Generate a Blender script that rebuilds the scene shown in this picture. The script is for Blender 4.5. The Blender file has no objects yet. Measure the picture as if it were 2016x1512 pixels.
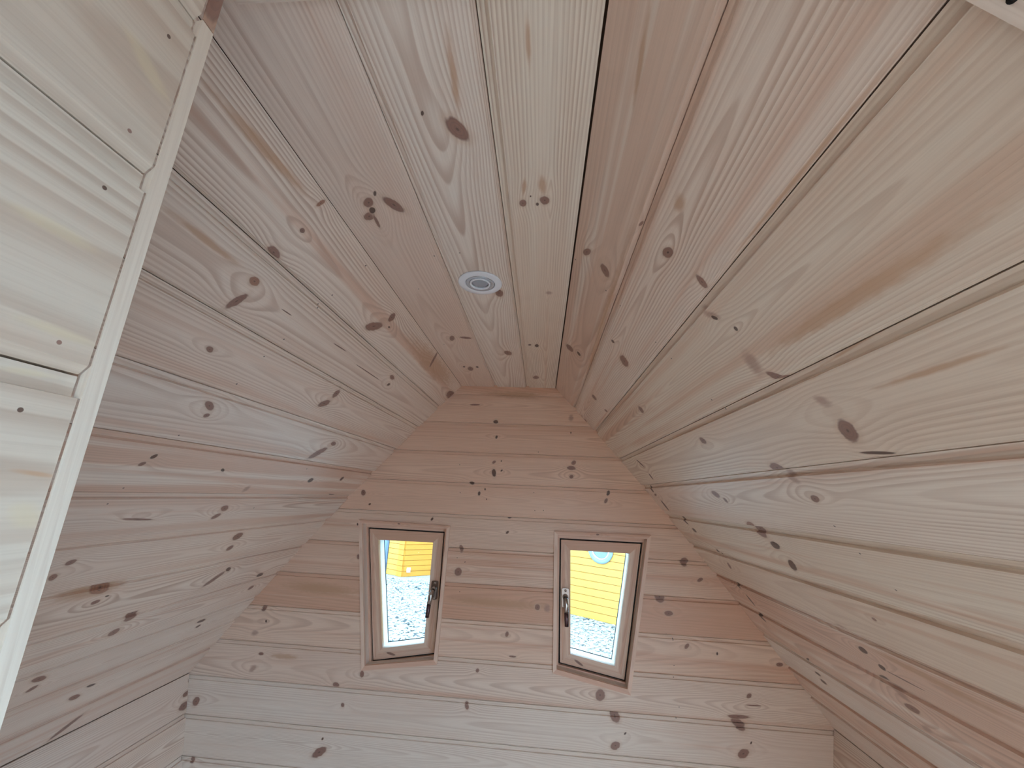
import bpy, bmesh, math, random
from mathutils import Vector, Matrix
random.seed(7)
C = bpy.context.scene.collection
S = bpy.context.scene
Z0 = 1.66                      # eye height above the floor
# ------------------------------------------------------------------ camera
cam = bpy.data.objects.new('camera', bpy.data.cameras.new('camera')); C.objects.link(cam)
_r = Vector((0.9965, 0.0702, 0.0443)); _u = Vector((-0.0234, -0.2746, 0.9613)); _f = Vector((-0.0796, 0.9590, 0.2720))
cam.matrix_world = Matrix(((_r.x, _u.x, -_f.x, 0), (_r.y, _u.y, -_f.y, 0), (_r.z, _u.z, -_f.z, Z0), (0, 0, 0, 1)))
cam.data.sensor_fit = 'HORIZONTAL'; cam.data.sensor_width = 36.0
cam.data.lens = 779.1 / 2016 * 36.0
cam.data.clip_start = 0.02
S.camera = cam
# ------------------------------------------------------------------ sky, daylight, exposure
W = bpy.data.worlds.new('sky'); S.world = W; W.use_nodes = True
wn = W.node_tree.nodes; wl = W.node_tree.links
bg = wn['Background']
bg.inputs['Color'].default_value = (0.51, 0.77, 1.0, 1)
bg.inputs['Strength'].default_value = 9.3
# sampling portals in the windows and the unseen side entrance (they add no light of their own)
def portal(name, loc, rot, sx, sy):
    pl = bpy.data.lights.new(name, 'AREA'); pl.shape = 'RECTANGLE'; pl.size = sx; pl.size_y = sy; pl.cycles.is_portal = True
    po = bpy.data.objects.new(name, pl); C.objects.link(po); po.location = loc; po.rotation_euler = rot
portal('unseen_entrance_portal', (1.12, -.46, 1.05), (math.radians(90), 0, math.radians(90)), .94, 2.3)
portal('window_portal', (-.515, 1.73, Z0 - .38), (math.radians(-90), 0, 0), .34, .48)
portal('window_portal', (.22, 1.73, Z0 - .38), (math.radians(-90), 0, 0), .34, .48)
S.view_settings.view_transform = 'Standard'; S.view_settings.look = 'None'
S.view_settings.gamma = 1.0; S.view_settings.use_curve_mapping = False
S.view_settings.exposure = -0.12
S.cycles.use_denoising = True
S.cycles.max_bounces = 8; S.cycles.diffuse_bounces = 6; S.cycles.glossy_bounces = 3;
S.cycles.use_adaptive_sampling = True; S.cycles.adaptive_threshold = 0.12; S.cycles.adaptive_min_samples = 16
S.cycles.transparent_max_bounces = 12
S.cycles.sample_clamp_indirect = 6.0
S.cycles.caustics_reflective = False; S.cycles.caustics_refractive = False
KNOTS = {
 'C': [
  (0.3843,0.2316,0.0195,0.011,-2.602,'m'), (0.3613,0.1932,0.0035,0.0018,2.759,'d'), (0.4908,0.0802,0.0058,0.0022,2.68,'d'),
  (0.5103,0.062,0.0128,0.0073,2.501,'m'), (0.5277,0.0605,0.0083,0.0048,2.585,'d'), (0.5422,0.0491,0.013,0.0076,2.262,'m'),
  (0.5557,0.0568,0.0151,0.003,3.063,'m'), (0.5161,0.1012,0.0201,0.0097,-2.552,'m'), (0.5159,0.3082,0.0078,0.0059,3.063,'m'),
  (0.5105,0.3421,0.0091,0.0074,-2.803,'m'), (0.5186,0.3307,0.0034,0.0024,-3.141,'d'), (0.5015,0.3205,0.0021,0.0012,2.983,'d'),
  (0.4818,0.3116,0.0176,0.0038,3.018,'o'), (0.4799,0.3385,0.0199,0.0067,-3.067,'o'), (0.8001,0.2417,0.0172,0.0094,3.118,'m'),
  (0.7978,0.3544,0.0096,0.0087,-2.454,'s'), (1.0716,0.0743,0.0203,0.0075,2.888,'m'), (1.0662,0.1156,0.0171,0.008,-1.757,'m'),
  (1.1884,0.2307,0.0206,0.0123,-2.944,'m'), (1.1202,0.324,0.0127,0.0061,-3.121,'d'), (1.1148,0.3027,0.0063,0.0046,-0.106,'d'),
  (1.3602,0.0799,0.0248,0.0103,2.981,'m'), (1.338,0.0597,0.0091,0.0045,-0.272,'d'), (1.3379,0.1078,0.0091,0.0046,3.055,'d'),
  (1.4507,0.3169,0.0203,0.0116,-0.056,'m'), (0.3212,0.2406,0.0463,0.0051,3.078,'o'), (0.2892,0.3233,0.0278,0.0031,-3.127,'o'),
  (0.7834,0.0605,0.0016,0.0016,0,'n'), (0.6562,0.1302,0.0016,0.0016,0,'n'), (1.1217,0.0379,0.0016,0.0016,0,'n'),
  (0.6465,0.182,0.0016,0.0016,0,'n'),
 ],
 'L': [
  (0.8453,0.0888,0.028,0.0132,2.544,'m'), (0.8675,0.0423,0.0135,0.0099,-2.379,'m'), (0.8914,0.0631,0.0046,0.0025,-3.14,'d'),
  (1.1056,0.1557,0.0167,0.006,-3.048,'m'), (1.124,0.1791,0.0071,0.0053,-0.154,'d'), (0.9929,0.1855,0.0809,0.0014,3.122,'c'),
  (0.8187,0.1769,0.0281,0.0014,3.099,'c'), (0.6292,0.1838,0.0153,0.0012,3.112,'c'), (1.2144,0.027,0.0347,0.0066,-2.3,'m'),
  (1.5807,0.0602,0.0452,0.0173,-0.029,'m'), (0.5331,0.1741,0.0104,0.0071,-2.91,'r'), (0.5406,0.2164,0.0192,0.0071,1.752,'m'),
  (0.5144,0.1198,0.0144,0.0078,-3.034,'m'), (0.5159,0.0639,0.005,0.0041,3.117,'m'), (0.5798,0.3083,0.0077,0.0048,-2.757,'m'),
  (0.9521,0.3158,0.0182,0.011,2.626,'m'), (0.9572,0.2781,0.0133,0.0096,-1.944,'m'), (0.4982,0.0138,0.0084,0.0036,1.648,'r'),
  (0.6799,0.4084,0.0152,0.0064,-2.675,'m'), (0.6938,0.4295,0.006,0.005,3.085,'m'), (0.6814,0.5361,0.0063,0.0047,1.973,'d'),
  (0.6748,0.5547,0.0062,0.0047,2.304,'m'), (0.8612,0.553,0.0069,0.0032,0.476,'d'), (1.1295,0.4626,0.0315,0.0133,2.269,'m'),
  (1.1574,0.42,0.0145,0.0072,0.25,'m'), (1.229,0.5631,0.0124,0.0089,0.165,'d'), (1.4059,0.5462,0.0103,0.0086,0.533,'d'),
  (0.9928,0.6051,0.0139,0.0108,1.561,'s'), (0.9864,0.6687,0.0144,0.0082,0.441,'m'), (0.9843,0.6948,0.0115,0.0083,2.45,'m'),
  (0.7816,0.6906,0.0339,0.0026,-3.048,'m'), (1.1462,0.7777,0.0185,0.0131,0.354,'m'), (1.1621,0.8219,0.0113,0.0101,0.295,'m'),
  (1.2286,0.9473,0.0323,0.0103,2.283,'m'), (1.2541,0.9174,0.0128,0.0064,0.536,'d'), (1.4756,0.9894,0.0196,0.0088,-2.878,'d'),
  (1.4951,1.0493,0.0128,0.009,-3.104,'m'), (0.7379,0.7896,0.0084,0.0071,3.05,'m'), (0.7336,0.8235,0.0095,0.006,0.883,'m'),
  (0.8629,0.8877,0.0234,0.01,-2.832,'r'), (0.8838,0.9247,0.009,0.0064,-3.13,'m'), (0.8986,0.9131,0.0045,0.0027,-2.85,'d'),
  (1.4594,0.6233,0.0374,0.004,-2.999,'d'), (1.035,1.013,0.0162,0.0145,1.138,'m'), (1.0267,1.0574,0.0132,0.0107,0.322,'m'),
  (0.9359,1.1429,0.0181,0.0078,-2.705,'m'), (0.9419,1.1708,0.0094,0.007,2.629,'m'), (1.3711,1.1465,0.0177,0.0061,-3.044,'d'),
  (1.3802,1.1701,0.0091,0.0057,-3.049,'d'), (1.1255,1.257,0.0127,0.0045,-2.9,'d'), (1.1046,1.2806,0.0175,0.0079,-2.684,'m'),
  (1.1784,1.4083,0.0343,0.01,2.307,'m'), (0.3887,0.0297,0.0884,0.0077,3.07,'o'), (0.4341,0.1691,0.0668,0.0061,-3.137,'o'),
  (1.2541,0.0357,0.2567,0.0333,3.117,'o'), (0.5409,0.3778,0.0577,0.0025,3.14,'o'), (0.8465,0.885,0.0694,0.021,3.115,'o'),
  (0.6701,0.0167,0.0016,0.0016,0,'n'), (0.6723,0.1042,0.0016,0.0016,0,'n'), (0.6726,0.1416,0.0016,0.0016,0,'n'),
  (0.6779,0.2288,0.0016,0.0016,0,'n'), (0.6778,0.2771,0.0016,0.0016,0,'n'), (0.6846,0.349,0.0016,0.0016,0,'n'),
  (0.6838,0.4829,0.0016,0.0016,0,'n'), (0.6886,0.6115,0.0016,0.0016,0,'n'), (0.6909,0.6486,0.0016,0.0016,0,'n'),
  (1.0948,0.6714,0.0016,0.0016,0,'n'), (1.1533,0.5223,0.0016,0.0016,0,'n'),
 ],
 'SL': [
  (1.6068,0.0289,0.0133,0.0061,-2.349,'m'), (1.5932,0.0617,0.0151,0.0084,3.053,'m'), (1.5876,0.0968,0.0208,0.0122,-3.14,'m'),
 ],
 'E': [
  (-1.22,1.2013,0.0155,0.0118,2.047,'m'), (-0.1927,0.1507,0.0104,0.0095,2.688,'d'), (-0.1861,0.2122,0.0072,0.0044,1.832,'d'),
  (0.1142,0.1845,0.0041,0.0024,1.583,'d'), (-0.1908,0.3133,0.008,0.0051,2.481,'m'), (-0.1884,0.3549,0.0158,0.0081,-1.699,'d'),
  (-0.1585,0.3448,0.005,0.003,2.339,'d'), (-0.1615,0.3071,0.003,0.0023,2.004,'d'), (0.1256,0.303,0.0101,0.0076,2.428,'m'),
  (0.1157,0.3241,0.0168,0.0078,-3.133,'m'), (0.1168,0.3572,0.008,0.007,2.754,'m'), (-0.274,0.3997,0.0104,0.0078,-2.979,'d'),
  (-0.2421,0.4361,0.0077,0.0051,1.707,'d'), (-0.22,0.4188,0.0048,0.003,1.495,'d'), (-0.2116,0.4568,0.0029,0.002,1.492,'d'),
  (0.2573,0.4152,0.0088,0.005,2.191,'d'), (0.2481,0.4419,0.0096,0.0056,2.081,'m'), (-0.1179,0.523,0.0078,0.0047,2.919,'d'),
  (-0.1243,0.5738,0.0066,0.0039,2.377,'d'), (-0.4208,0.5403,0.0065,0.0042,2.139,'d'), (-0.7101,0.4537,0.012,0.0093,1.251,'m'),
  (-0.6775,0.4961,0.0049,0.0037,2.649,'d'), (-0.7157,0.5734,0.0048,0.0031,1.341,'d'), (0.115,0.1232,0.0161,0.0122,1.781,'s'),
  (-0.2843,0.0804,0.0214,0.0033,3.114,'m'), (-0.2974,0.6415,0.0136,0.0078,-1.818,'m'), (-0.3025,0.7222,0.0144,0.0134,1.927,'m'),
  (-0.2792,0.6868,0.0027,0.0017,2.392,'d'), (-0.0036,0.8225,0.01,0.0091,1.938,'m'), (0.0321,0.8236,0.0149,0.0136,1.904,'s'),
  (-0.1098,0.9153,0.0089,0.006,1.759,'m'), (-0.0868,0.9832,0.0126,0.0031,3.133,'m'), (-0.208,1.0342,0.0064,0.0055,2.187,'m'),
  (-0.6217,1.0741,0.0109,0.0074,-1.686,'m'), (-0.6944,0.6905,0.0091,0.006,1.34,'m'), (0.2159,1.0768,0.0178,0.016,1.881,'m'),
  (0.4307,0.7675,0.0173,0.0137,-2.933,'m'), (0.4586,0.8135,0.0149,0.008,3.078,'m'), (0.5248,0.6428,0.0166,0.0137,2.352,'m'),
  (-0.2376,1.1427,0.0098,0.007,-1.89,'m'), (-0.6769,1.1717,0.0066,0.0059,-2.771,'m'), (-0.7111,1.1131,0.0128,0.0076,-2.982,'m'),
  (0.5755,0.6989,0.0111,0.0057,2.599,'m'), (0.5131,0.9119,0.0103,0.0055,2.334,'m'), (0.6129,0.9273,0.0046,0.003,1.78,'d'),
  (0.8138,0.9457,0.0115,0.0059,3.058,'m'), (0.7045,1.0432,0.0101,0.0059,2.484,'m'), (0.2635,1.1362,0.0182,0.0131,-2.45,'m'),
  (0.2963,1.1789,0.0049,0.0026,2.473,'d'), (0.2631,1.2149,0.0164,0.011,2.712,'m'), (0.6602,1.1249,0.025,0.0145,-2.521,'m'),
  (0.664,1.1044,0.0354,0.0056,3.1,'m'), (0.696,1.173,0.0047,0.0025,2.252,'d'), (0.6682,1.2043,0.0199,0.0116,2.663,'m'),
  (0.716,1.0694,0.0257,0.0021,3.121,'m'), (-1.0325,0.8916,0.0091,0.0074,2.807,'m'), (-1.0144,0.9313,0.0052,0.0035,1.213,'d'),
  (-1.0499,0.9731,0.0169,0.0103,2.966,'s'), (-1.0103,1.0372,0.0098,0.0048,3.126,'m'), (-1.0313,1.0862,0.0184,0.0114,2.338,'s'),
  (-0.7317,1.2744,0.0044,0.0032,2.103,'d'), (-0.7365,1.313,0.0265,0.0125,2.624,'m'), (-1.1875,1.3746,0.008,0.0057,-2.867,'m'),
  (-0.8237,0.8096,0.1553,0.0224,-3.119,'o'), (-0.1454,0.8178,0.1911,0.0166,-3.137,'o'), (-0.9197,1.0399,0.0585,0.0096,-3.138,'o'),
  (-0.1168,0.0332,0.1385,0.0175,-3.128,'o'), (-0.0281,0.4239,0.0016,0.0016,0,'n'), (-0.3179,0.4366,0.0016,0.0016,0,'n'),
  (-0.0223,0.4897,0.0016,0.0016,0,'n'), (0.0108,0.4881,0.0016,0.0016,0,'n'), (-0.3104,0.6734,0.0016,0.0016,0,'n'),
  (-0.2913,0.7888,0.0016,0.0016,0,'n'), (0.4467,0.8814,0.0016,0.0016,0,'n'), (0.4681,0.8956,0.0016,0.0016,0,'n'),
  (0.4752,1.0917,0.0016,0.0016,0,'n'), (0.4645,1.1294,0.0016,0.0016,0,'n'), (0.4639,1.0125,0.0016,0.0016,0,'n'),
  (0.4666,0.972,0.0016,0.0016,0,'n'), (-0.6161,0.2989,0.0016,0.0016,0,'n'), (-0.3287,0.3286,0.0016,0.0016,0,'n'),
  (-0.0144,0.2664,0.0016,0.0016,0,'n'),
 ],
 'R': [
  (0.6132,0.0289,0.015,0.0061,2.7,'m'), (0.6175,0.0753,0.0146,0.0101,-2.537,'m'), (0.4701,0.1623,0.0117,0.0071,2.857,'m'),
  (0.4697,0.1626,0.0021,0.0012,2.912,'d'), (0.4687,0.2219,0.0111,0.006,-1.834,'m'), (0.4661,0.1119,0.0056,0.0036,2.701,'m'),
  (1.0749,0.0314,0.0201,0.0138,2.79,'m'), (1.0513,0.0668,0.0097,0.0079,-3.017,'d'), (0.8157,0.1442,0.0058,0.0043,3.031,'d'),
  (0.8488,0.189,0.02,0.0133,-2.859,'m'), (1.2499,0.1672,0.0166,0.0104,-2.981,'m'), (1.2545,0.2225,0.0101,0.0058,-0.308,'m'),
  (1.6144,0.1799,0.031,0.0087,3.101,'m'), (0.9946,0.2914,0.0128,0.0094,-2.69,'m'), (0.5073,0.2586,0.0164,0.008,2.264,'s'),
  (0.5069,0.2643,0.0053,0.0032,2.132,'d'), (0.4931,0.2933,0.0036,0.0029,-2.24,'d'), (0.5236,0.3413,0.0243,0.0147,-2.036,'s'),
  (0.5074,0.3737,0.0166,0.0063,2.289,'m'), (0.4908,0.465,0.0176,0.0111,-2.17,'m'), (0.3495,0.4271,0.067,0.0035,3.14,'o'),
  (0.4821,0.4218,0.0116,0.0099,2.402,'s'), (0.8391,0.4189,0.0111,0.0078,0.166,'m'), (0.4837,0.4989,0.0227,0.0022,2.998,'d'),
  (0.4898,0.5069,0.0127,0.0029,3.043,'m'), (0.6872,0.5021,0.0158,0.0097,3.014,'m'), (0.6738,0.5247,0.0137,0.0104,2.494,'s'),
  (0.6681,0.563,0.0108,0.0065,0.418,'m'), (1.0102,0.5514,0.0165,0.01,0.019,'m'), (0.9862,0.5687,0.0082,0.0062,-2.301,'m'),
  (0.9719,0.6355,0.0184,0.0092,0.264,'r'), (0.9557,0.6525,0.0187,0.0137,-0.069,'m'), (0.9405,0.6831,0.0173,0.0093,0.272,'d'),
  (0.9429,0.7321,0.0201,0.0094,-2.371,'d'), (1.3805,0.4221,0.0186,0.0069,2.032,'d'), (1.3901,0.4755,0.0137,0.0063,-2.052,'d'),
  (1.5141,0.5279,0.0125,0.0085,-2.49,'d'), (1.5208,0.549,0.0173,0.0042,-2.961,'m'), (1.5159,0.5952,0.0227,0.0094,-1.817,'d'),
  (1.4356,0.6564,0.0145,0.0082,2.363,'d'), (1.4163,0.6903,0.0133,0.0081,0.2,'d'), (1.3532,0.7655,0.0137,0.0094,1.403,'d'),
  (1.3607,0.8118,0.0157,0.007,-2.365,'m'), (1.437,0.8972,0.0112,0.0072,2.239,'d'), (1.4288,0.9454,0.0202,0.0067,1.551,'d'),
  (1.4574,1.0109,0.0168,0.0094,2.296,'d'), (0.9572,0.9266,0.0141,0.0076,0.465,'d'), (0.9393,0.955,0.0102,0.0061,0.494,'d'),
  (0.8957,0.9606,0.0388,0.002,3.106,'c'), (0.9752,0.9954,0.0231,0.0085,0.475,'d'), (0.9546,1.0159,0.0207,0.017,2.234,'s'),
  (0.9589,1.0458,0.0213,0.0091,-2.811,'m'), (0.9688,1.0903,0.0233,0.0081,0.535,'s'), (0.8953,1.1109,0.0093,0.0042,0.64,'d'),
  (1.3485,1.148,0.013,0.0054,-3.004,'d'), (1.353,1.1733,0.0133,0.0071,-2.937,'d'), (1.3357,1.1008,0.0129,0.0032,0.509,'d'),
  (0.8148,0.8144,0.0054,0.0035,0.352,'m'), (0.9702,0.8836,0.0271,0.011,0.381,'s'), (0.2926,0.2353,0.127,0.0041,3.131,'o'),
  (0.3564,0.3411,0.1412,0.0104,3.133,'o'), (0.3912,0.1474,0.0139,0.008,-3.019,'o'), (0.8813,0.1093,0.3653,0.0095,-3.117,'o'),
  (0.2865,0.05,0.048,0.0036,-3.053,'o'), (0.3517,0.3831,0.1128,0.002,-3.06,'o'), (0.8087,0.9171,0.1285,0.0101,3.077,'o'),
  (0.6739,0.7679,0.1254,0.0052,-3.07,'o'), (0.6729,0.1279,0.0016,0.0016,0,'n'), (0.6784,0.2204,0.0016,0.0016,0,'n'),
  (0.6803,0.26,0.0016,0.0016,0,'n'), (0.6628,0.0054,0.0016,0.0016,0,'n'), (0.6685,0.0893,0.0016,0.0016,0,'n'),
  (0.6834,0.3563,0.0016,0.0016,0,'n'), (0.6819,0.3877,0.0016,0.0016,0,'n'), (0.6846,0.6145,0.0016,0.0016,0,'n'),
  (0.6865,0.6638,0.0016,0.0016,0,'n'), (0.6831,0.7251,0.0016,0.0016,0,'n'),
 ],
 'N': [
  (0.1587,0.1797,0.0014,0.0012,1.759,'d'), (0.16,0.2513,0.0012,0.0012,1.87,'m'), (0.1601,0.2901,0.0012,0.0012,2.792,'d'),
  (0.1686,0.376,0.0012,0.0012,1.703,'m'), (0.1651,0.4114,0.0012,0.0012,-3.03,'d'), (0.1835,0.4594,0.0094,0.0059,-2.562,'y'),
  (0.1661,0.3712,0.0183,0.003,-3.128,'y'), (0.1649,0.3974,0.0115,0.0019,3.071,'y'), (0.1811,0.4399,0.0106,0.0014,-3.02,'o'),
  (0.1543,0.208,0.0185,0.0056,-2.681,'y'), (0.1495,0.3241,0.0209,0.0037,3.136,'y'),
 ],
}
# ------------------------------------------------------------------ node helpers
class NT:
    def __init__(s, tree): s.t = tree; s.n = tree.nodes; s.l = tree.links
    def new(s, k, **kw):
        a = s.n.new(k)
        for x, y in kw.items(): setattr(a, x, y)
        return a
    def put(s, sock, v):
        if v is None: return
        if hasattr(v, 'is_output'): s.l.new(v, sock)
        else: sock.default_value = v
    def m(s, op, a, b=None, c=None, clamp=False):
        n = s.new('ShaderNodeMath', operation=op); n.use_clamp = clamp
        for i, v in enumerate((a, b, c)): s.put(n.inputs[i], v)
        return n.outputs[0]
    def ss(s, v, lo, hi, o0=0.0, o1=1.0):
        n = s.new('ShaderNodeMapRange', interpolation_type='SMOOTHSTEP')
        for i, x in enumerate((v, lo, hi, o0, o1)): s.put(n.inputs[i], x)
        return n.outputs[0]
    def mix(s, f, a, b, mode='MIX'):
        n = s.new('ShaderNodeMix', data_type='RGBA', blend_type=mode)
        s.put(n.inputs[0], f); s.put(n.inputs[6], a); s.put(n.inputs[7], b)
        return n.outputs[2]
    def xyz(s, x, y, z=0.0):
        n = s.new('ShaderNodeCombineXYZ')
        for i, v in enumerate((x, y, z)): s.put(n.inputs[i], v)
        return n.outputs[0]
    def noise(s, vec, scale, detail=2.0, rough=0.5):
        n = s.new('ShaderNodeTexNoise')
        s.put(n.inputs['Vector'], vec); n.inputs['Scale'].default_value = scale
        n.inputs['Detail'].default_value = detail; n.inputs['Roughness'].default_value = rough
        return n.outputs[0]

def knot_group():
    g = bpy.data.node_groups.new('knot_field', 'ShaderNodeTree')
    for nm in ('U', 'V', 'CU', 'CV', 'IA', 'IB', 'CO', 'SI', 'WU', 'WV'):
        g.interface.new_socket(nm, in_out='INPUT', socket_type='NodeSocketFloat')
    g.interface.new_socket('D', in_out='OUTPUT', socket_type='NodeSocketFloat')
    g.interface.new_socket('W', in_out='OUTPUT', socket_type='NodeSocketFloat')
    n = NT(g); i = n.new('NodeGroupInput').outputs; o = n.new('NodeGroupOutput').inputs
    du = n.m('SUBTRACT', i['U'], i['CU']); dv = n.m('SUBTRACT', i['V'], i['CV'])
    a = n.m('MULTIPLY', n.m('ADD', n.m('MULTIPLY', du, i['CO']), n.m('MULTIPLY', dv, i['SI'])), i['IA'])
    b = n.m('MULTIPLY', n.m('SUBTRACT', n.m('MULTIPLY', dv, i['CO']), n.m('MULTIPLY', du, i['SI'])), i['IB'])
    n.l.new(n.m('SQRT', n.m('ADD', n.m('MULTIPLY', a, a), n.m('MULTIPLY', b, b))), o['D'])
    wu = n.m('MULTIPLY', du, i['WU']); wv = n.m('MULTIPLY', dv, i['WV'])
    q = n.m('ADD', n.m('MULTIPLY', wu, wu), n.m('MULTIPLY', wv, wv))
    n.l.new(n.m('EXPONENT', n.m('MULTIPLY', q, -1.0)), o['W'])
    return g
KG = knot_group()
EARLY = (0.87, 0.770, 0.690, 1); LATE = (0.53, 0.375, 0.30, 1)
HEART = (0.73, 0.515, 0.41, 1); HLATE = (0.47, 0.28, 0.205, 1)
COL = {'d': (0.10, 0.05, 0.038, 1), 'm': (0.29, 0.15, 0.115, 1), 's': (0.44, 0.27, 0.21, 1), 'o': (0.56, 0.335, 0.21, 1),
       'r': (0.40, 0.19, 0.12, 1), 'c': (0.20, 0.11, 0.08, 1), 'y': (0.74, 0.60, 0.40, 1), 'n': (0.10, 0.08, 0.07, 1)}

def pine(name, vc=0.0, knots=(), tone=0.3, spacing=0.0042, pith=0.04, slope=0.02, contrast=0.6, bump=0.25, tint=None):
    """Pine board. UV = metres along and across the board; vc = V of the board's middle."""
    m = bpy.data.materials.new(name); m.use_nodes = True
    n = NT(m.node_tree); bs = n.n['Principled BSDF']
    uv = n.new('ShaderNodeSeparateXYZ'); n.l.new(n.new('ShaderNodeUVMap', uv_map='UVMap').outputs[0], uv.inputs[0])
    U, V = uv.outputs[0], uv.outputs[1]
    sd = random.uniform(0, 60)
    q = n.m('SUBTRACT', V, vc + random.uniform(-.02, .02))
    lo = n.noise(n.xyz(n.m('MULTIPLY', U, 1.0), n.m('MULTIPLY', V, 2.0), sd), 1.0, 1.0)
    wob = n.noise(n.xyz(n.m('MULTIPLY', U, 3.0), n.m('MULTIPLY', V, 20.0), sd + 9), 1.0, 2.0)
    q = n.m('ADD', q, n.m('MULTIPLY', n.m('SUBTRACT', wob, 0.5), 0.006))
    h = n.m('ADD', n.m('MULTIPLY', U, slope), n.m('ADD', n.m('MULTIPLY', n.m('SUBTRACT', lo, 0.5), 0.026), pith))
    rho = n.m('SQRT', n.m('ADD', n.m('MULTIPLY', q, q), n.m('MULTIPLY', h, h)))
    masks = []
    for (cu, cv, ra, rb, an, k) in knots:
        g = n.new('ShaderNodeGroup'); g.node_tree = KG; gi = g.inputs
        n.l.new(U, gi['U']); n.l.new(V, gi['V'])
        gi['CU'].default_value = cu; gi['CV'].default_value = cv
        gi['IA'].default_value = 1 / ra; gi['IB'].default_value = 1 / rb
        gi['CO'].default_value = math.cos(an); gi['SI'].default_value = math.sin(an)
        r = math.sqrt(ra * rb)
        gi['WU'].default_value = 1 / (3.2 * r + .012); gi['WV'].default_value = 1 / (1.9 * r + .004)
        if k in 'mdrs' and r > .003:
            rho = n.m('ADD', rho, n.m('MULTIPLY', g.outputs['W'], -min(.008, r * 1.0)))
        masks.append((g.outputs['D'], k, r))
    ring = n.m('FRACT', n.m('MULTIPLY', rho, 1.0 / spacing))
    late = n.m('MULTIPLY', n.ss(ring, 0.25, 0.82), n.ss(ring, 0.88, 1.0, 1.0, 0.0))
    fade = n.noise(n.xyz(n.m('MULTIPLY', U, 2.0), n.m('MULTIPLY', V, 22.0), sd + 21), 1.0, 2.0)
    late = n.m('MULTIPLY', late, n.ss(fade, 0.25, 0.72, 0.25, 1.0))
    late = n.m('MULTIPLY', late, contrast)
    band = n.noise(n.xyz(n.m('MULTIPLY', U, 0.6), n.m('MULTIPLY', V, 30.0), sd + 33), 1.0, 3.0, 0.6)
    heart = n.ss(band, 0.66 - tone * 0.45, 0.80 - tone * 0.40)
    blush = n.ss(n.m('ADD', lo, n.m('MULTIPLY', band, .5)), .62, .92, 0, .55)
    fibre = n.noise(n.xyz(n.m('MULTIPLY', U, 9.0), n.m('MULTIPLY', V, 520.0), sd + 4), 1.0, 2.0)
    c = n.mix(heart, n.mix(late, EARLY, LATE), n.mix(late, HEART, HLATE))
    c = n.mix(blush, c, (0.78, 0.60, 0.50, 1))
    c = n.mix(n.ss(fibre, 0.35, 0.75, 0.0, 0.22), c, LATE)
    tint = tint or random.choice(((1, .985, .97), (1, .96, .94), (.97, .955, .91), (.98, .93, .91), (.94, .91, .89), (1, 1, 1)))
    c = n.mix(1.0, c, (*tint, 1), 'MULTIPLY')
    rag = n.noise(n.xyz(n.m('MULTIPLY', U, 55.0), n.m('MULTIPLY', V, 160.0), sd), 1.0, 2.0)
    rag = n.m('MULTIPLY', n.m('SUBTRACT', rag, 0.5), 0.75)
    for (D, k, r) in sorted(masks, key=lambda t: 'oysrmcdn'.index(t[1])):
        if k in 'oy':
            mk = n.ss(n.m('ADD', D, rag), 0.35, 1.25, 0.78 if k == 'o' else 0.5, 0.0)
            c = n.mix(mk, c, COL[k]); continue
        if k == 's':
            mk = n.ss(n.m('ADD', D, rag), 0.3, 1.15, 0.8, 0.0)
            c = n.mix(mk, c, COL[k]); continue
        if k in 'mdr' and r > .0025:      # tan halo round the knot
            c = n.mix(n.ss(n.m('ADD', D, rag), 1.0, 1.75, 0.45, 0.0), c, (0.62, 0.45, 0.34, 1))
        mk = n.ss(n.m('ADD', D, n.m('MULTIPLY', rag, 0.6)), 0.82, 1.12, 0.92, 0.0)
        kc = COL[k]
        if k in 'mr' and r > .0045:
            rg = n.m('FRACT', n.m('MULTIPLY', n.m('ADD', D, n.m('MULTIPLY', rag, .2)), 3.3))
            kc = n.mix(n.ss(rg, 0.2, 0.9, 0.0, 0.55), kc, (0.22, 0.12, 0.10, 1))
            kc = n.mix(n.ss(D, 0.08, 0.2, 0.9, 0.0), kc, (0.10, 0.05, 0.04, 1))
        c = n.mix(mk, c, kc)
    n.l.new(c, bs.inputs['Base Color'])
    bs.inputs['Roughness'].default_value = 0.40
    bs.inputs['Specular IOR Level'].default_value = 0.5
    if bump:
        b = n.new('ShaderNodeBump'); b.inputs['Strength'].default_value = bump; b.inputs['Distance'].default_value = 0.0006
        n.l.new(n.m('ADD', n.m('MULTIPLY', late, -1.0), n.m('MULTIPLY', fibre, 0.5)), b.inputs['Height'])
        n.l.new(b.outputs[0], bs.inputs['Normal'])
    return m

def plain(name, col, rough=0.5, metal=0.0, spec=0.5):
    m = bpy.data.materials.new(name); m.use_nodes = True
    b = m.node_tree.nodes['Principled BSDF']
    b.inputs['Base Color'].default_value = (*col, 1); b.inputs['Roughness'].default_value = rough
    b.inputs['Metallic'].default_value = metal; b.inputs['Specular IOR Level'].default_value = spec
    return m

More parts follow.
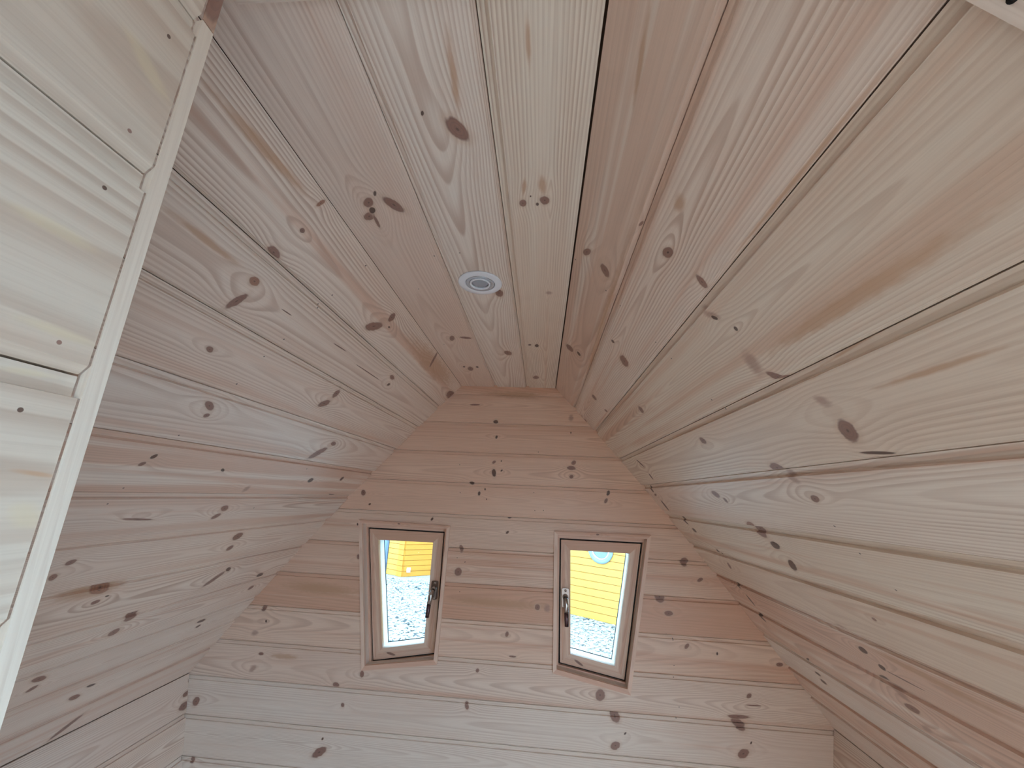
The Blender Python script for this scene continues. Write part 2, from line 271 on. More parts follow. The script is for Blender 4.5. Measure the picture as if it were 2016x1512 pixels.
# ------------------------------------------------------------------ mesh helpers
def mesh_obj(name, verts, faces, uvs=None, mat=None, parent=None, smooth=False):
    me = bpy.data.meshes.new(name)
    me.from_pydata([tuple(v) for v in verts], [], faces)
    if uvs:
        l = me.uv_layers.new(name='UVMap')
        for p in me.polygons:
            for li in p.loop_indices: l.data[li].uv = uvs[me.loops[li].vertex_index]
    bm = bmesh.new(); bm.from_mesh(me); bmesh.ops.recalc_face_normals(bm, faces=bm.faces); bm.to_mesh(me); bm.free()
    if smooth:
        for p in me.polygons: p.use_smooth = True
    if mat: me.materials.append(mat)
    o = bpy.data.objects.new(name, me); C.objects.link(o)
    if parent: o.parent = parent
    return o
def tag(o, label=None, cat=None, group=None, kind=None):
    for k, v in (('label', label), ('category', cat), ('group', group), ('kind', kind)):
        if v: o[k] = v
    return o
def prism(name, ring0, ring1, mat, parent=None, uvs=None, smooth=False):
    """Solid between two matching polygons."""
    k = len(ring0); v = list(ring0) + list(ring1)
    f = [tuple(range(k)), tuple(range(2 * k - 1, k - 1, -1))] + [(i, (i + 1) % k, k + (i + 1) % k, k + i) for i in range(k)]
    return mesh_obj(name, v, f, uvs, mat, parent, smooth)
def box(name, lo, hi, mat, parent=None):
    r = [(lo[0], lo[1], lo[2]), (hi[0], lo[1], lo[2]), (hi[0], hi[1], lo[2]), (lo[0], hi[1], lo[2])]
    t = [(a, b, hi[2]) for a, b, _ in r]
    return prism(name, r, t, mat, parent, [(a + c, b + c) for a, b, c in r + t])
def empty(name, loc=(0, 0, 0)):
    o = bpy.data.objects.new(name, None); o.location = loc; C.objects.link(o); o.empty_display_size = .1; return o

GAP, REC, STEP, BEV, DEP, THK = 0.0006, 0.0115, 0.0008, 0.0055, 0.0042, 0.014
def profile(w, dep=DEP, flat0=False, flat1=False):
    a = [(GAP, 0)] if flat0 else [(GAP, dep), (REC, dep), (REC + STEP, 0)]
    b = [(w - .0026, 0)] if flat1 else [(w - BEV, 0), (w - GAP, dep)]
    return a + b + [(w - (.0026 if flat1 else GAP), THK), (GAP, THK)]
def board(surf, s0, s1, P, uend, mat, parent, flat0=False, flat1=False):
    """P(u, s, d) -> xyz; uend(s) -> (u0, u1). One tongue-and-groove board."""
    pr = profile(s1 - s0, DEP if surf in 'NE' else .0058, flat0, flat1); a = []; b = []; uv = []; uvb = []
    for (sl, d) in pr:
        s = s0 + sl; e = uend(s)
        a.append(P(e[0], s, d)); b.append(P(e[1], s, d)); uv.append((e[0], s + d)); uvb.append((e[1], s + d))
    return prism('board', a, b, mat, parent, uv + uvb)
def board_mat(surf, s0, s1, **kw):
    ks = [k for k in KNOTS.get(surf, []) if s0 - .25 * k[3] - .002 <= k[1] <= s1 + .25 * k[3] + .002 or
          (k[3] > .009 and k[5] in 'm' and s0 - k[2] < k[1] < s1 + k[2] and False)]
    args = dict(tone=random.choice((.05, .2, .35, .5, .7)), spacing=random.uniform(.0026, .0046), pith=random.uniform(.012, .10),
                slope=random.uniform(-.035, .035), contrast=random.uniform(.6, .95))
    args.update(kw)
    return pine('pine_board', (s0 + s1) / 2, ks, **args)

# ------------------------------------------------------------------ the pod's section (x, z relative to the eye)
PL = [(-.347, .44), (-.4333, .3466), (-.5146, .2568), (-.5982, .1624), (-.6795, .0687), (-.7624, -.0288), (-.8379, -.1195),
      (-.9187, -.2188), (-.9997, -.3205), (-1.0693, -.4096), (-1.1295, -.4882), (-1.2023, -.5851), (-1.27, -.677)]
PR = [(.051, .44), (.1259, .3579), (.2092, .2646), (.3033, .1568), (.3876, .0579), (.4721, -.0435), (.5517, -.1412),
      (.6252, -.2334), (.693, -.3201), (.7635, -.4122), (.832, -.5034), (.8914, -.584), (.9576, -.6757)]
FL = (-1.087, -1.66); FR = (.775, -1.66)
YB, YF, YO = 1.6, -0.9, 1.70     # end wall face, front wall face, outer skin
def interp(pts, z):
    for a, b in zip(pts[:-1], pts[1:]):
        if a[1] >= z >= b[1]:
            return a[0] + (b[0] - a[0]) * (a[1] - z) / (a[1] - b[1])
    a, b = (pts[0], pts[1]) if z > pts[0][1] else (pts[-2], pts[-1])
    return a[0] + (b[0] - a[0]) * (a[1] - z) / (a[1] - b[1])
TL = {}   # tones chosen by eye per board
skin = pine('pine_backing', 0, (), tone=.6)
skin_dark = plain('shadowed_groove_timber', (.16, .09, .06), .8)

def facet(surf, name, pts, sgn, label, tones, y0=YF, knots=True):
    """A run of boards along the pod, one per segment of the section, plus the solid timber skin behind them."""
    inner = [(x, z) for x, z in pts]; nrm = []
    for a, b in zip(pts[:-1], pts[1:]):
        dx, dz = b[0] - a[0], b[1] - a[1]; l = math.hypot(dx, dz); nx, nz = dz / l, -dx / l
        if (nx * sgn[0] + nz * sgn[1]) < 0: nx, nz = -nx, -nz
        nrm.append((dx / l, dz / l, nx, nz, l))
    o1, o2 = THK + .0015, THK + .05
    def off(i, d):
        i0, i1 = max(i - 1, 0), min(i, len(nrm) - 1)
        nx = (nrm[i0][2] + nrm[i1][2]) / 2; nz = (nrm[i0][3] + nrm[i1][3]) / 2; l = math.hypot(nx, nz)
        return (pts[i][0] + nx / l * d, pts[i][1] + nz / l * d)
    K = len(pts); e0 = .05 if surf == 'C' else 0.0; e1 = .05 if surf in 'CLR' else 0.0
    def off2(i, d):
        p = off(i, d)
        if i == 0: p = (p[0] - nrm[0][0] * e0, p[1] - nrm[0][1] * e0)
        if i == K - 1: p = (p[0] + nrm[-1][0] * e1, p[1] + nrm[-1][1] * e1)
        return p
    poly = [off2(i, o1) for i in range(K)] + [off2(i, o2) for i in range(K - 1, -1, -1)]
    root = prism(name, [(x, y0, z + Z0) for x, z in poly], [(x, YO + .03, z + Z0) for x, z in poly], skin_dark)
    tag(root, label, 'ceiling' if surf == 'C' else 'wall', kind='structure')
    s = 0.0
    for i, (tx, tz, nx, nz, l) in enumerate(nrm):
        a = pts[i]
        def P(u, sa, d, a=a, tx=tx, tz=tz, nx=nx, nz=nz, s=s):
            return (a[0] + tx * (sa - s) + nx * d, u, a[1] + tz * (sa - s) + nz * d + Z0)
        kw = dict(tones.get(i, {}))
        if surf in ('L', 'SL'): kw.setdefault('tint', random.choice(((1, .985, .97), (1, .965, .94), (1, 1, 1))))
        board(surf, s, s + l, P, lambda q: (y0, YB), board_mat(surf, s, s + l, **kw), root, flat0=(i == 0), flat1=(surf == 'C' and i == 2))
        s += l
    return root

facet('C', 'ceiling', [(-.347, .44), (-.205, .44), (-.072, .44), (.051, .44)], (0, 1),
      'flat pine-boarded ceiling strip of three boards along the ridge of the pod',
      {0: dict(tone=.1, spacing=.0036, pith=.07), 1: dict(tone=.15, spacing=.0040, pith=.03, slope=.03), 2: dict(tone=.05, spacing=.0048, pith=.012, contrast=.85, slope=-.02)})
facet('L', 'wall_left', PL, (-1, 1), 'sloping left side of the pod lined with twelve knotty pine boards',
      {0: dict(tone=.35, spacing=.0034), 1: dict(tone=.15, spacing=.0040, pith=.06), 2: dict(tone=.25), 3: dict(tone=.3), 4: dict(tone=.55, contrast=.35), 5: dict(tone=.4),
       6: dict(tone=.1), 7: dict(tone=.1), 8: dict(tone=.3), 9: dict(tone=.2), 10: dict(tone=.3), 11: dict(tone=.35)})
facet('R', 'wall_right', PR, (1, 1), 'sloping right side of the pod lined with twelve knotty pine boards',
      {0: dict(tone=.8, contrast=.6, spacing=.0045), 1: dict(tone=.3, spacing=.0046, pith=.03), 2: dict(tone=.45, spacing=.0042, pith=.02), 3: dict(tone=.15, spacing=.0050, pith=.03), 4: dict(tone=.15, contrast=.6, spacing=.0042, pith=.02), 5: dict(tone=.3, contrast=.5, pith=.03)}, y0=-.02)
def low(side, top, bot):
    n = 8; pts = [(top[0] + (bot[0] - top[0]) * i / n, top[1] + (bot[1] - top[1]) * i / n) for i in range(n + 1)]
    return pts
facet('SL', 'wall_lower_left', low(-1, PL[-1], FL), (-1, 0), 'low pine-boarded left wall leaning in under the slope', {0: dict(tone=.02), 1: dict(tone=.02)})
facet('SR', 'wall_lower_right', low(1, PR[-1], FR), (1, 0), 'low pine-boarded right wall leaning in under the slope', {}, y0=-.02)

# ------------------------------------------------------------------ end wall with its two windows
def w2(q, y): return (q[0], y, q[1] + Z0)
WINS = [dict(outer=[(-.7101, -.1161), (-.3456, -.1209), (-.3525, -.5841), (-.6234, -.6217)],
             sash=[(-.6790, -.1514), (-.3795, -.1526), (-.3754, -.5634), (-.5995, -.6022)],
             glass=[(-.6391, -.1903), (-.4171, -.1892), (-.4168, -.5349), (-.5719, -.5619)], handle='L'),
        dict(outer=[(.0527, -.1195), (.4093, -.1178), (.3168, -.6272), (.0545, -.5819)],
             sash=[(.0811, -.1532), (.3803, -.1534), (.3047, -.5995), (.0813, -.5618)],
             glass=[(.1164, -.1885), (.3388, -.1891), (.2732, -.5611), (.1179, -.5332)], handle='R')]
def inset(q, d):
    """Move every edge of a quad inwards by d (list per edge: top, right, bottom, left, or one number)."""
    if not hasattr(d, '__len__'): d = [d] * 4
    cx = sum(p[0] for p in q) / 4; cy = sum(p[1] for p in q) / 4; L = []
    for i in range(4):
        a, b = q[i], q[(i + 1) % 4]; dx, dy = b[0] - a[0], b[1] - a[1]; l = math.hypot(dx, dy); nx, ny = -dy / l, dx / l
        if (cx - a[0]) * nx + (cy - a[1]) * ny < 0: nx, ny = -nx, -ny
        L.append((a[0] + nx * d[i], a[1] + ny * d[i], dx / l, dy / l))
    out = []
    for i in range(4):
        a = L[i - 1]; b = L[i]; det = a[2] * b[3] - a[3] * b[2]
        t = ((b[0] - a[0]) * b[3] - (b[1] - a[1]) * b[2]) / det
        out.append((a[0] + a[2] * t, a[1] + a[3] * t))
    return out
for w in WINS:
    w['cas_in'] = inset(w['outer'], [.013, .013, .015, .013])
    w['hole'] = inset(w['outer'], .003)
UL = [PL[0]] + PL[1:] + [FL]; UR = [PR[0]] + PR[1:] + [FR]
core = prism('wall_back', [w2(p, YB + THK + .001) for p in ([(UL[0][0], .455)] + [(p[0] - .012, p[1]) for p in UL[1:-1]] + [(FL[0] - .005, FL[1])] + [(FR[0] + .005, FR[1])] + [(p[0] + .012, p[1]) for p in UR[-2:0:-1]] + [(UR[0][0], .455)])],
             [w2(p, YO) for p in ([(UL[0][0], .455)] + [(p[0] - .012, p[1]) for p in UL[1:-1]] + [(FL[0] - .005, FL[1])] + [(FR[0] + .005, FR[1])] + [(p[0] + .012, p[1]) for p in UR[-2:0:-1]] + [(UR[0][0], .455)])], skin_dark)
tag(core, 'pine-boarded end wall with two small tapering windows', 'wall', kind='structure')
etones = {1: dict(tone=.25), 2: dict(tone=.15), 3: dict(tone=.1), 4: dict(tone=.15), 5: dict(tone=.2), 6: dict(tone=.35), 7: dict(tone=.8), 8: dict(tone=.35), 9: dict(tone=.3), 10: dict(tone=.15), 11: dict(tone=.1), 12: dict(tone=.1)}
eb = []
s = -.085; k = 0
while s < 2.08:
    s1 = .0358 if k == 0 else s + .1208
    s1 = min(s1, 2.1)
    def P(u, sa, d): return (u, YB + d, .44 - sa + Z0)
    def ue(sa):
        z = min(.44 - sa, .4399)
        return (interp(UL, z) - .010, interp(UR, z) + .010)
    if k == 0:
        # sliver under the ceiling
        pr = [(-.012, 0), (.0358 - BEV, 0), (.0358 - GAP, DEP), (.0358 - GAP, THK), (-.012, THK)]
        a = [P(ue(q)[0], q, d) for q, d in pr]; b = [P(ue(q)[1], q, d) for q, d in pr]
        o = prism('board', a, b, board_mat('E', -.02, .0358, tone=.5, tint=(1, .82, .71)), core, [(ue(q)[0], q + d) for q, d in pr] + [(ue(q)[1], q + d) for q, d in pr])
    else:
        kw = dict(spacing=random.uniform(.0035, .0055), contrast=random.uniform(.4, .65)); kw['tint'] = (1, .82, .71) if k < 5 else ((.97, .83, .74) if k < 9 else ((.97, .90, .85) if k < 10 else (.97, .95, .93))); kw.update(etones.get(k, {}))  # tints: redder heartwood above, paler sapwood below, also carrying warm bounce and cool daylight
        o = board('E', s, s1, P, ue, board_mat('E', s, s1, **kw), core)
    eb.append((o, .44 - s, .44 - s1)); s = s1; k += 1
# cut the window openings
cutters = []
for w in WINS:
    c = prism('cutter', [w2(p, YB - .1) for p in w['hole']], [w2(p, YO + .1) for p in w['hole']], skin_dark)
    cutters.append(c)
todo = [core] + [o for o, a, b in eb if a > -.64 and b < -.10]
for o in todo:
    for c in cutters:
        md = o.modifiers.new('cut', 'BOOLEAN'); md.operation = 'DIFFERENCE'; md.object = c; md.solver = 'EXACT'
bpy.context.view_layer.update()
dg = bpy.context.evaluated_depsgraph_get()
new = [(o, bpy.data.meshes.new_from_object(o.evaluated_get(dg), preserve_all_data_layers=True, depsgraph=dg)) for o in todo]
for o, me in new:
    o.modifiers.clear(); o.data = me
for c in cutters: bpy.data.objects.remove(c, do_unlink=True)

def quad_ring(names, qo, qi, y0, y1, parent, mats, labels=None, rebate=None):
    out = []
    for i in range(4):
        a, b, c, d = qo[i], qo[(i + 1) % 4], qi[(i + 1) % 4], qi[i]
        L = math.hypot(b[0] - a[0], b[1] - a[1]); wd = math.hypot(d[0] - a[0], d[1] - a[1])
        poly = [a, b, c, d]; uv = [(0, 0), (L, 0), (L - wd, wd), (wd, wd)]; ss = i * .37
        uv2 = [(p + ss, q + y1 - y0) for p, q in uv]; uv = [(p + ss, q) for p, q in uv]
        out.append(prism(names[i], [w2(p, y0) for p in poly], [w2(p, y1) for p in poly], mats[i % len(mats)], parent, uv + uv2))
    return out
cas = [pine('pine_casing', .008, ((.16, .008, .006, .004, 0, 'm'),) if i == 0 else (), tone=t, spacing=.003, contrast=.35, tint=(1, .86, .78)) for i, t in enumerate((.6, .3, .4, .25))]
rev = pine('pine_lining', .03, (), tone=.0, spacing=.004, contrast=.2, tint=(1, 1, 1))
for _n in rev.node_tree.nodes:
    if _n.type == 'BSDF_PRINCIPLED': _n.inputs['Roughness'].default_value = .16; _n.inputs['Specular IOR Level'].default_value = .8
frm = pine('pine_window_frame', .01, (), tone=.5, spacing=.003, contrast=.4, tint=(1, .86, .78))
sashm = [pine('pine_sash', .02, kn, tone=t, spacing=.0026, contrast=.3, bump=.1, tint=(1, .88, .79)) for t, kn in ((.75, ()), (.6, ()), (.55, ((.74 + .155, .02, .016, .006, .6, 'm'),)), (.6, ()))]
seal = plain('black_rubber_seal', (.012, .01, .01), .7)
white = plain('white_glazing_bead', (.75, .78, .80), .35)
steel = plain('polished_steel', (.55, .53, .52), .2, 1.0)
gunm = plain('dark_bronze_metal', (.14, .09, .10), .28, 0.9)
gl = bpy.data.materials.new('window_glass'); gl.use_nodes = True
gn = NT(gl.node_tree); gn.n.remove(gn.n['Principled BSDF'])
fr = gn.new('ShaderNodeFresnel'); fr.inputs[0].default_value = 1.45
tr = gn.new('ShaderNodeBsdfTransparent'); tr.inputs[0].default_value = (.93, .97, .96, 1)
gg = gn.new('ShaderNodeBsdfGlossy'); gg.inputs['Roughness'].default_value = .02
mx = gn.new('ShaderNodeMixShader'); gn.l.new(fr.outputs[0], mx.inputs[0]); gn.l.new(tr.outputs[0], mx.inputs[1]); gn.l.new(gg.outputs[0], mx.inputs[2])
gn.l.new(mx.outputs[0], gn.n['Material Output'].inputs[0])

def lathe(name, prof, segs, mat, parent, xf, smooth=True):
    v = []; f = []; K = len(prof)
    for i in range(segs):
        a = 2 * math.pi * i / segs
        for r, h in prof: v.append(xf @ Vector((r * math.cos(a), r * math.sin(a), h)))
    for i in range(segs):
        j = (i + 1) % segs
        for k in range(K):
            k2 = (k + 1) % K
            f.append((i * K + k, j * K + k, j * K + k2, i * K + k2))
    return mesh_obj(name, v, f, None, mat, parent, smooth)
def disc_dome(name, R, h, segs, rings, mat, parent, xf):
    v = []; f = []
    for k in range(rings + 1):
        t = k / rings * math.pi / 2; r = R * math.cos(t); z = h * math.sin(t)
        if k == rings: v.append(xf @ Vector((0, 0, z)))
        else:
            for i in range(segs): a = 2 * math.pi * i / segs; v.append(xf @ Vector((r * math.cos(a), r * math.sin(a), z)))
    for k in range(rings - 1):
        for i in range(segs): j = (i + 1) % segs; f.append((k * segs + i, k * segs + j, (k + 1) * segs + j, (k + 1) * segs + i))
    top = rings * segs
    for i in range(segs): f.append(((rings - 1) * segs + i, (rings - 1) * segs + (i + 1) % segs, top))
    f.append(tuple(range(segs - 1, -1, -1)))
    return mesh_obj(name, v, f, None, mat, parent, True)
def tube(name, pts, rx, ry, mat, parent, segs=10, up=Vector((0, 1, 0))):
    v = []; f = []; n = len(pts); pts = [Vector(p) for p in pts]
    for i, p in enumerate(pts):
        t = (pts[min(i + 1, n - 1)] - pts[max(i - 1, 0)]).normalized(); a = t.cross(up).normalized(); b = a.cross(t).normalized()
        for k in range(segs):
            q = 2 * math.pi * k / segs; r1 = rx[i] if hasattr(rx, '__len__') else rx; r2 = ry[i] if hasattr(ry, '__len__') else ry
            v.append(p + a * math.cos(q) * r1 + b * math.sin(q) * r2)
    for i in range(n - 1):
        for k in range(segs): m = (k + 1) % segs; f.append((i * segs + k, i * segs + m, (i + 1) * segs + m, (i + 1) * segs + k))
    f.append(tuple(range(segs))); f.append(tuple(range(n * segs - 1, (n - 1) * segs - 1, -1)))
    return mesh_obj(name, v, f, None, mat, parent, True)
def rbox(name, cx, cz, w, h, y0, y1, r, mat, parent):
    pts = []
    for qx, qz, a0 in ((1, 1, 0), (-1, 1, 90), (-1, -1, 180), (1, -1, 270)):
        for k in range(4):
            a = math.radians(a0 + k * 30); pts.append((cx + qx * (w / 2 - r) + r * math.cos(a), cz + qz * (h / 2 - r) + r * math.sin(a)))
    return prism(name, [w2(p, y0) for p in pts], [w2(p, y1) for p in pts], mat, parent)

for wi, w in enumerate(WINS):
    root = empty('window_%d' % (wi + 1), w2(((w['outer'][2][0] + w['outer'][3][0]) / 2, w['outer'][2][1]), YB))
    bpy.context.view_layer.update()
    inv = Matrix.Translation(-root.location)
    tag(root, ('left-hand tapering pine window whose pane shows a cabin corner above gravel', 'right-hand tapering pine window whose pane shows the underside of a porthole')[wi], 'window', kind='structure')
    kids = []
    kids += quad_ring(['casing'] * 4, w['outer'], w['cas_in'], YB - .008, YB + .002, None, cas)
    lo_ = inset(w['cas_in'], -.0095)
    kids += quad_ring(['lining'] * 4, lo_, w['cas_in'], YB + .0025, YB + .031, None, [rev])
    so = inset(w['sash'], -.0060)
    kids += quad_ring(['frame'] * 4, lo_, so, YB + .0315, YB + .095, None, [frm])
    sl = quad_ring(['seal'] * 4, inset(so, .0001), inset(w['sash'], -.0001), YB + .0455, YB + .052, None, [seal])
    kids += sl
    # sash: front rails with the thin inner rebate
    sa = quad_ring(['sash_rail', 'sash_stile', 'sash_rail', 'sash_stile'], w['sash'], w['glass'], YB + .036, YB + .056, None, sashm)
    kids += sa
    kids += quad_ring(['glazing_bead'] * 4, inset(w['sash'], .001), inset(w['glass'], .0005), YB + .0565, YB + .096, None, [white])
    g2 = inset(w['glass'], -.003)
    kids.append(prism('glass_pane', [w2(p, YB + .0500) for p in inset(w['glass'], .0004)], [w2(p, YB + .0504) for p in inset(w['glass'], .0004)], gl, None))
    kids += quad_ring(['spacer'] * 4, inset(w['glass'], -.002), inset(w['glass'], .0028), YB + .0965, YB + .098, None, [seal])
    # handle
    yf = YB + .036
    if w['handle'] == 'L':
        cx, cz = -.394, -.355; hp = rbox('handle_plate', cx, cz, .026, .064, yf - .007, yf - .0005, .006, steel, None)
        pts = [(cx - .002, yf - .012, cz + .002), (cx - .004, yf - .022, cz - .004), (cx - .008, yf - .028, cz - .016), (cx - .010, yf - .030, cz - .045), (cx - .013, yf - .029, cz - .088)]
    else:
        cx, cz = .0985, -.352; hp = rbox('handle_plate', cx, cz, .026, .064, yf - .007, yf - .0005, .006, steel, None)
        pts = [(cx, yf - .012, cz + .002), (cx + .001, yf - .022, cz - .004), (cx + .002, yf - .028, cz - .016), (cx + .003, yf - .030, cz - .045), (cx + .004, yf - .029, cz - .088)]
    P3 = [Vector((a, b, c + Z0)) for a, b, c in pts]
    lev = tube('handle_lever', P3[:4], [.007, .008, .0085, .0078], [.006, .006, .005, .0045], steel, None)
    grip = tube('handle_grip', [P3[3], P3[4]], [.0078, .0072], [.0047, .0045], gunm, None)
    kb = tube('pivot', [Vector((pts[0][0], yf - .0075, pts[0][2] + Z0)), Vector((pts[0][0], yf - .013, pts[0][2] + Z0))], .0105, .0105, steel, None, 16, Vector((0, 0, 1)))
    sc1 = tube('screw', [Vector((cx, yf - .0072, cz + .024 + Z0)), Vector((cx, yf - .0090, cz + .024 + Z0))], .0042, .0042, steel, None, 12, Vector((0, 0, 1)))
    for kx in (lev, kb, sc1, grip): kx.parent = hp
    kids.append(hp)
    for o in kids:
        o.parent = root
        o.data.transform(inv)
    for o in (lev, kb, sc1, grip): o.data.transform(inv)
    hp['label'] = 'polished steel window handle with a dark lever'

# ------------------------------------------------------------------ near partition on the left
def nx(z): return -.2456 + .0487 * z
def ny(z): return .1887 - .062 * z
NT_ = math.hypot(1, .0487)
nz = [.412, .292, .1752, .0514, -.0715]
while nz[-1] > -1.55: nz.append(nz[-1] - .1235)
nz.append(-1.66)
npart = prism('wall_partition', [(nx(.44) - .0155, YF, .44 + Z0), (nx(.44) - .06, YF, .44 + Z0), (nx(-1.66) - .06, YF, 0), (nx(-1.66) - .0155, YF, 0)],
              [(nx(.44) - .0155, ny(.44) + .0078, .44 + Z0), (nx(.44) - .06, ny(.44) + .0078, .44 + Z0), (nx(-1.66) - .06, ny(-1.66) + .0078, 0), (nx(-1.66) - .0155, ny(-1.66) + .0078, 0)], skin)
tag(npart, 'pine-boarded partition close on the left, ending in a scribed strip', 'wall', kind='structure')
def PN(u, sa, d):
    z = .44 - sa; return (nx(z) - d, u, z + Z0)
zt = .4399
ntone = [dict(tone=0), dict(tone=.02, spacing=.0065, contrast=.8), dict(tone=.0, spacing=.0065, contrast=.8), dict(tone=.0, spacing=.007, contrast=.7), dict(tone=.05, spacing=.0065, contrast=.75), dict(tone=0, spacing=.008)]
for i, z in enumerate(nz):
    board('N', .44 - zt, .44 - z, PN, lambda sa: (YF, ny(.44 - sa) - .0009), board_mat('N', .44 - zt, .44 - z, tint=(.82, .805, .75), **(ntone[min(i, 5)])), npart)
    zt = z
# scribed strip: outer edge follows the board profile, inner edge straight
def strip(z0, z1, mat, lab=None, top=0, bot=0, tone=None):
    out = []; zs = [z0]
    tops = [.44] + nz
    for a, b in zip(tops[:-1], tops[1:]):
        for sl, d in profile(a - b)[:5]:
            z = a - sl
            if z1 < z < z0: out.append((z, d))
    prof0 = lambda z: next((d for d in [next((dd for zz, dd in out if abs(zz - z) < .004), None)] if d is not None), 0.0)
    e = .0004
    L = [(z0, 0.0)] + out + [(z1, 0.0)]
    poly = [(nx(z) - d + e, z) for z, d in L] + [(nx(z1) + .0012, z1 + bot), (nx(z0) + .0012, z0 + top)]
    f0 = [(x, ny(z), z + Z0) for x, z in poly]; f1 = [(x, ny(z) + .0086 + max(.287 - z, -.2) * .0028, z + Z0) for x, z in poly]
    uv = [(z, x - nx(z)) for x, z in poly]
    return prism('end_strip', f0, f1, mat, npart, uv + [(a, b + .009) for a, b in uv])
strip(.2935, -1.66, pine('pine_strip', .006, (), tone=0, spacing=.0022, contrast=.25, tint=(.94, .945, .90)))
st = strip(.4399, .2945, pine('pine_strip_knot', .006, ((.312, .005, .024, .012, 0.2, 'r'), (.325, .006, .03, .008, .1, 'm')), tone=.9, spacing=.002))
st['label'] = 'red-brown knotty upper piece of the strip'
st['kind'] = 'part' if False else ''
del st['kind']

# ------------------------------------------------------------------ near trim boards on the right slope and ceiling
def slope_pt(P_, s):
    for a, b in zip(P_[:-1], P_[1:]):
        l = math.hypot(b[0] - a[0], b[1] - a[1])
        if s <= l: return (a[0] + (b[0] - a[0]) * s / l, a[1] + (b[1] - a[1]) * s / l, (b[0] - a[0]) / l, (b[1] - a[1]) / l)
        s -= l
    return (P_[-1][0], P_[-1][1], (b[0] - a[0]) / l, (b[1] - a[1]) / l)
ss_ = [0.012] + [.14, .28, .42, .56, .70, .84, .98, 1.12, 1.26, 1.42]
low_, up_ = [], []
for q in ss_:
    x, z, tx, tz = slope_pt(PR, q); n_ = (tz, -tx)       # inward normal points down-left
    if n_[0] > 0: n_ = (-n_[0], -n_[1])
    up_.append((x + n_[0] * .0005, z + n_[1] * .0005)); low_.append((x + n_[0] * .010, z + n_[1] * .010))
poly = up_ + low_[::-1]
tr1 = prism('trim_1', [(x, .050, z + Z0) for x, z in poly], [(x, .1545, z + Z0) for x, z in poly],
            pine('pine_trim', .1, (), tone=.05, spacing=.006, contrast=.2), None, [(x + z, .05) for x, z in poly] + [(x + z, .155) for x, z in poly])
tag(tr1, 'smooth pale trim board crossing the right slope near the viewer, held by a screw', 'trim', kind='structure')
x, z, tx, tz = slope_pt(PR, .262); n_ = (tz, -tx)
if n_[0] > 0: n_ = (-n_[0], -n_[1])
black = plain('blackened_screw', (.02, .018, .018), .45, .6)
b0 = Vector((x + n_[0] * .0102, .147, z + n_[1] * .0102 + Z0)); b1 = b0 + Vector((n_[0], 0, n_[1])) * .0008
tube('screw', [b0, b1], .0022, .0022, black, tr1, 12, Vector((0, 1, 0)))
tr2 = box('trim_2', (-.294, .16, .4322 + Z0), (.04, .2405, .4395 + Z0), pine('pine_header', .2, (), tone=.1, spacing=.004, contrast=.3))
tag(tr2, 'thin pale header trim fixed flat under the ceiling near the viewer', 'trim', kind='structure')

# ------------------------------------------------------------------ recessed spotlight
lampw = plain('white_enamel', (.86, .88, .95), .3); lampg = plain('grey_reflector', (.60, .62, .68), .22, .4)
lens = bpy.data.materials.new('frosted_lens'); lens.use_nodes = True
lb = lens.node_tree.nodes['Principled BSDF']; lb.inputs['Base Color'].default_value = (.36, .38, .44, 1); lb.inputs['Roughness'].default_value = .12; lb.inputs['Coat Weight'].default_value = .6
lc = Vector((-.1415, .7545, .4398 + Z0))
spot = empty('recessed_spotlight', lc)
tag(spot, 'round white recessed spotlight, switched off, in the middle of the boarded ceiling', 'light')
dn = Matrix.Rotation(math.pi, 4, 'X')
lathe('trim_ring', [(.0465, 0), (.0472, .0012), (.0468, .0028), (.0455, .0036), (.0335, .0040), (.0318, .0036), (.0312, .0020), (.0312, 0)], 56, lampw, spot, dn)
tilt = Matrix.Rotation(math.radians(-5), 4, 'Y') @ dn
lathe('tilt_ring', [(.0306, .0002), (.0306, .0030), (.0296, .0040), (.0235, .0030), (.0228, .0018), (.0228, .0002)], 56, lampg, spot, dn)
bulb = lathe('bulb', [(.0224, .0002), (.0224, .0046), (.0212, .0054), (.0188, .0050), (.0182, .0030), (.0182, .0002)], 48, lampw, spot, dn)
disc_dome('lens', .0178, .0042, 40, 6, lens, bulb, dn @ Matrix.Translation((0, 0, .0006)))
gap_shade_ring = lathe('gap_shade_ring', [(.0311, .0001), (.0311, .0006), (.0307, .0006), (.0307, .0001)], 56, seal, spot, dn)  # flat black ring paints the shade of the gap between the rings

# ------------------------------------------------------------------ floor, closed front wall, unseen side entrance
fl = box('floor', (-1.3, YF, -.06), (1.0, YO, -.001), skin_dark)
tag(fl, 'pine plank floor of the pod', 'floor', kind='structure')
fy = -1.05; i = 0
fm = [pine('pine_floor', 0, (), tone=.2, spacing=.005) for _ in range(3)]
x = -1.075; 
while x < .76:
    x1 = min(x + .12, .77)
    a = [(x + .001, YF, 0), (x1 - .001, YF, 0), (x1 - .001, YF, .012), (x + .001, YF, .012)]
    b = [(p[0], YB, p[2]) for p in a]
    prism('board', a, b, fm[i % 3], fl, [(p[1] + i, p[0]) for p in a + b]); x = x1; i += 1
for o in list(fl.children): o.location.z = 0
sec = [(UL[0][0], .455)] + UL[1:] + [FR] + UR[-2:0:-1] + [(UR[0][0], .455)]
fw = prism('wall_front', [(x_, YF - .10, z_ + Z0) for x_, z_ in sec], [(x_, YF - .001, z_ + Z0) for x_, z_ in sec], skin)
tag(fw, 'plain timber front wall of the pod behind the viewer', 'wall', kind='structure')

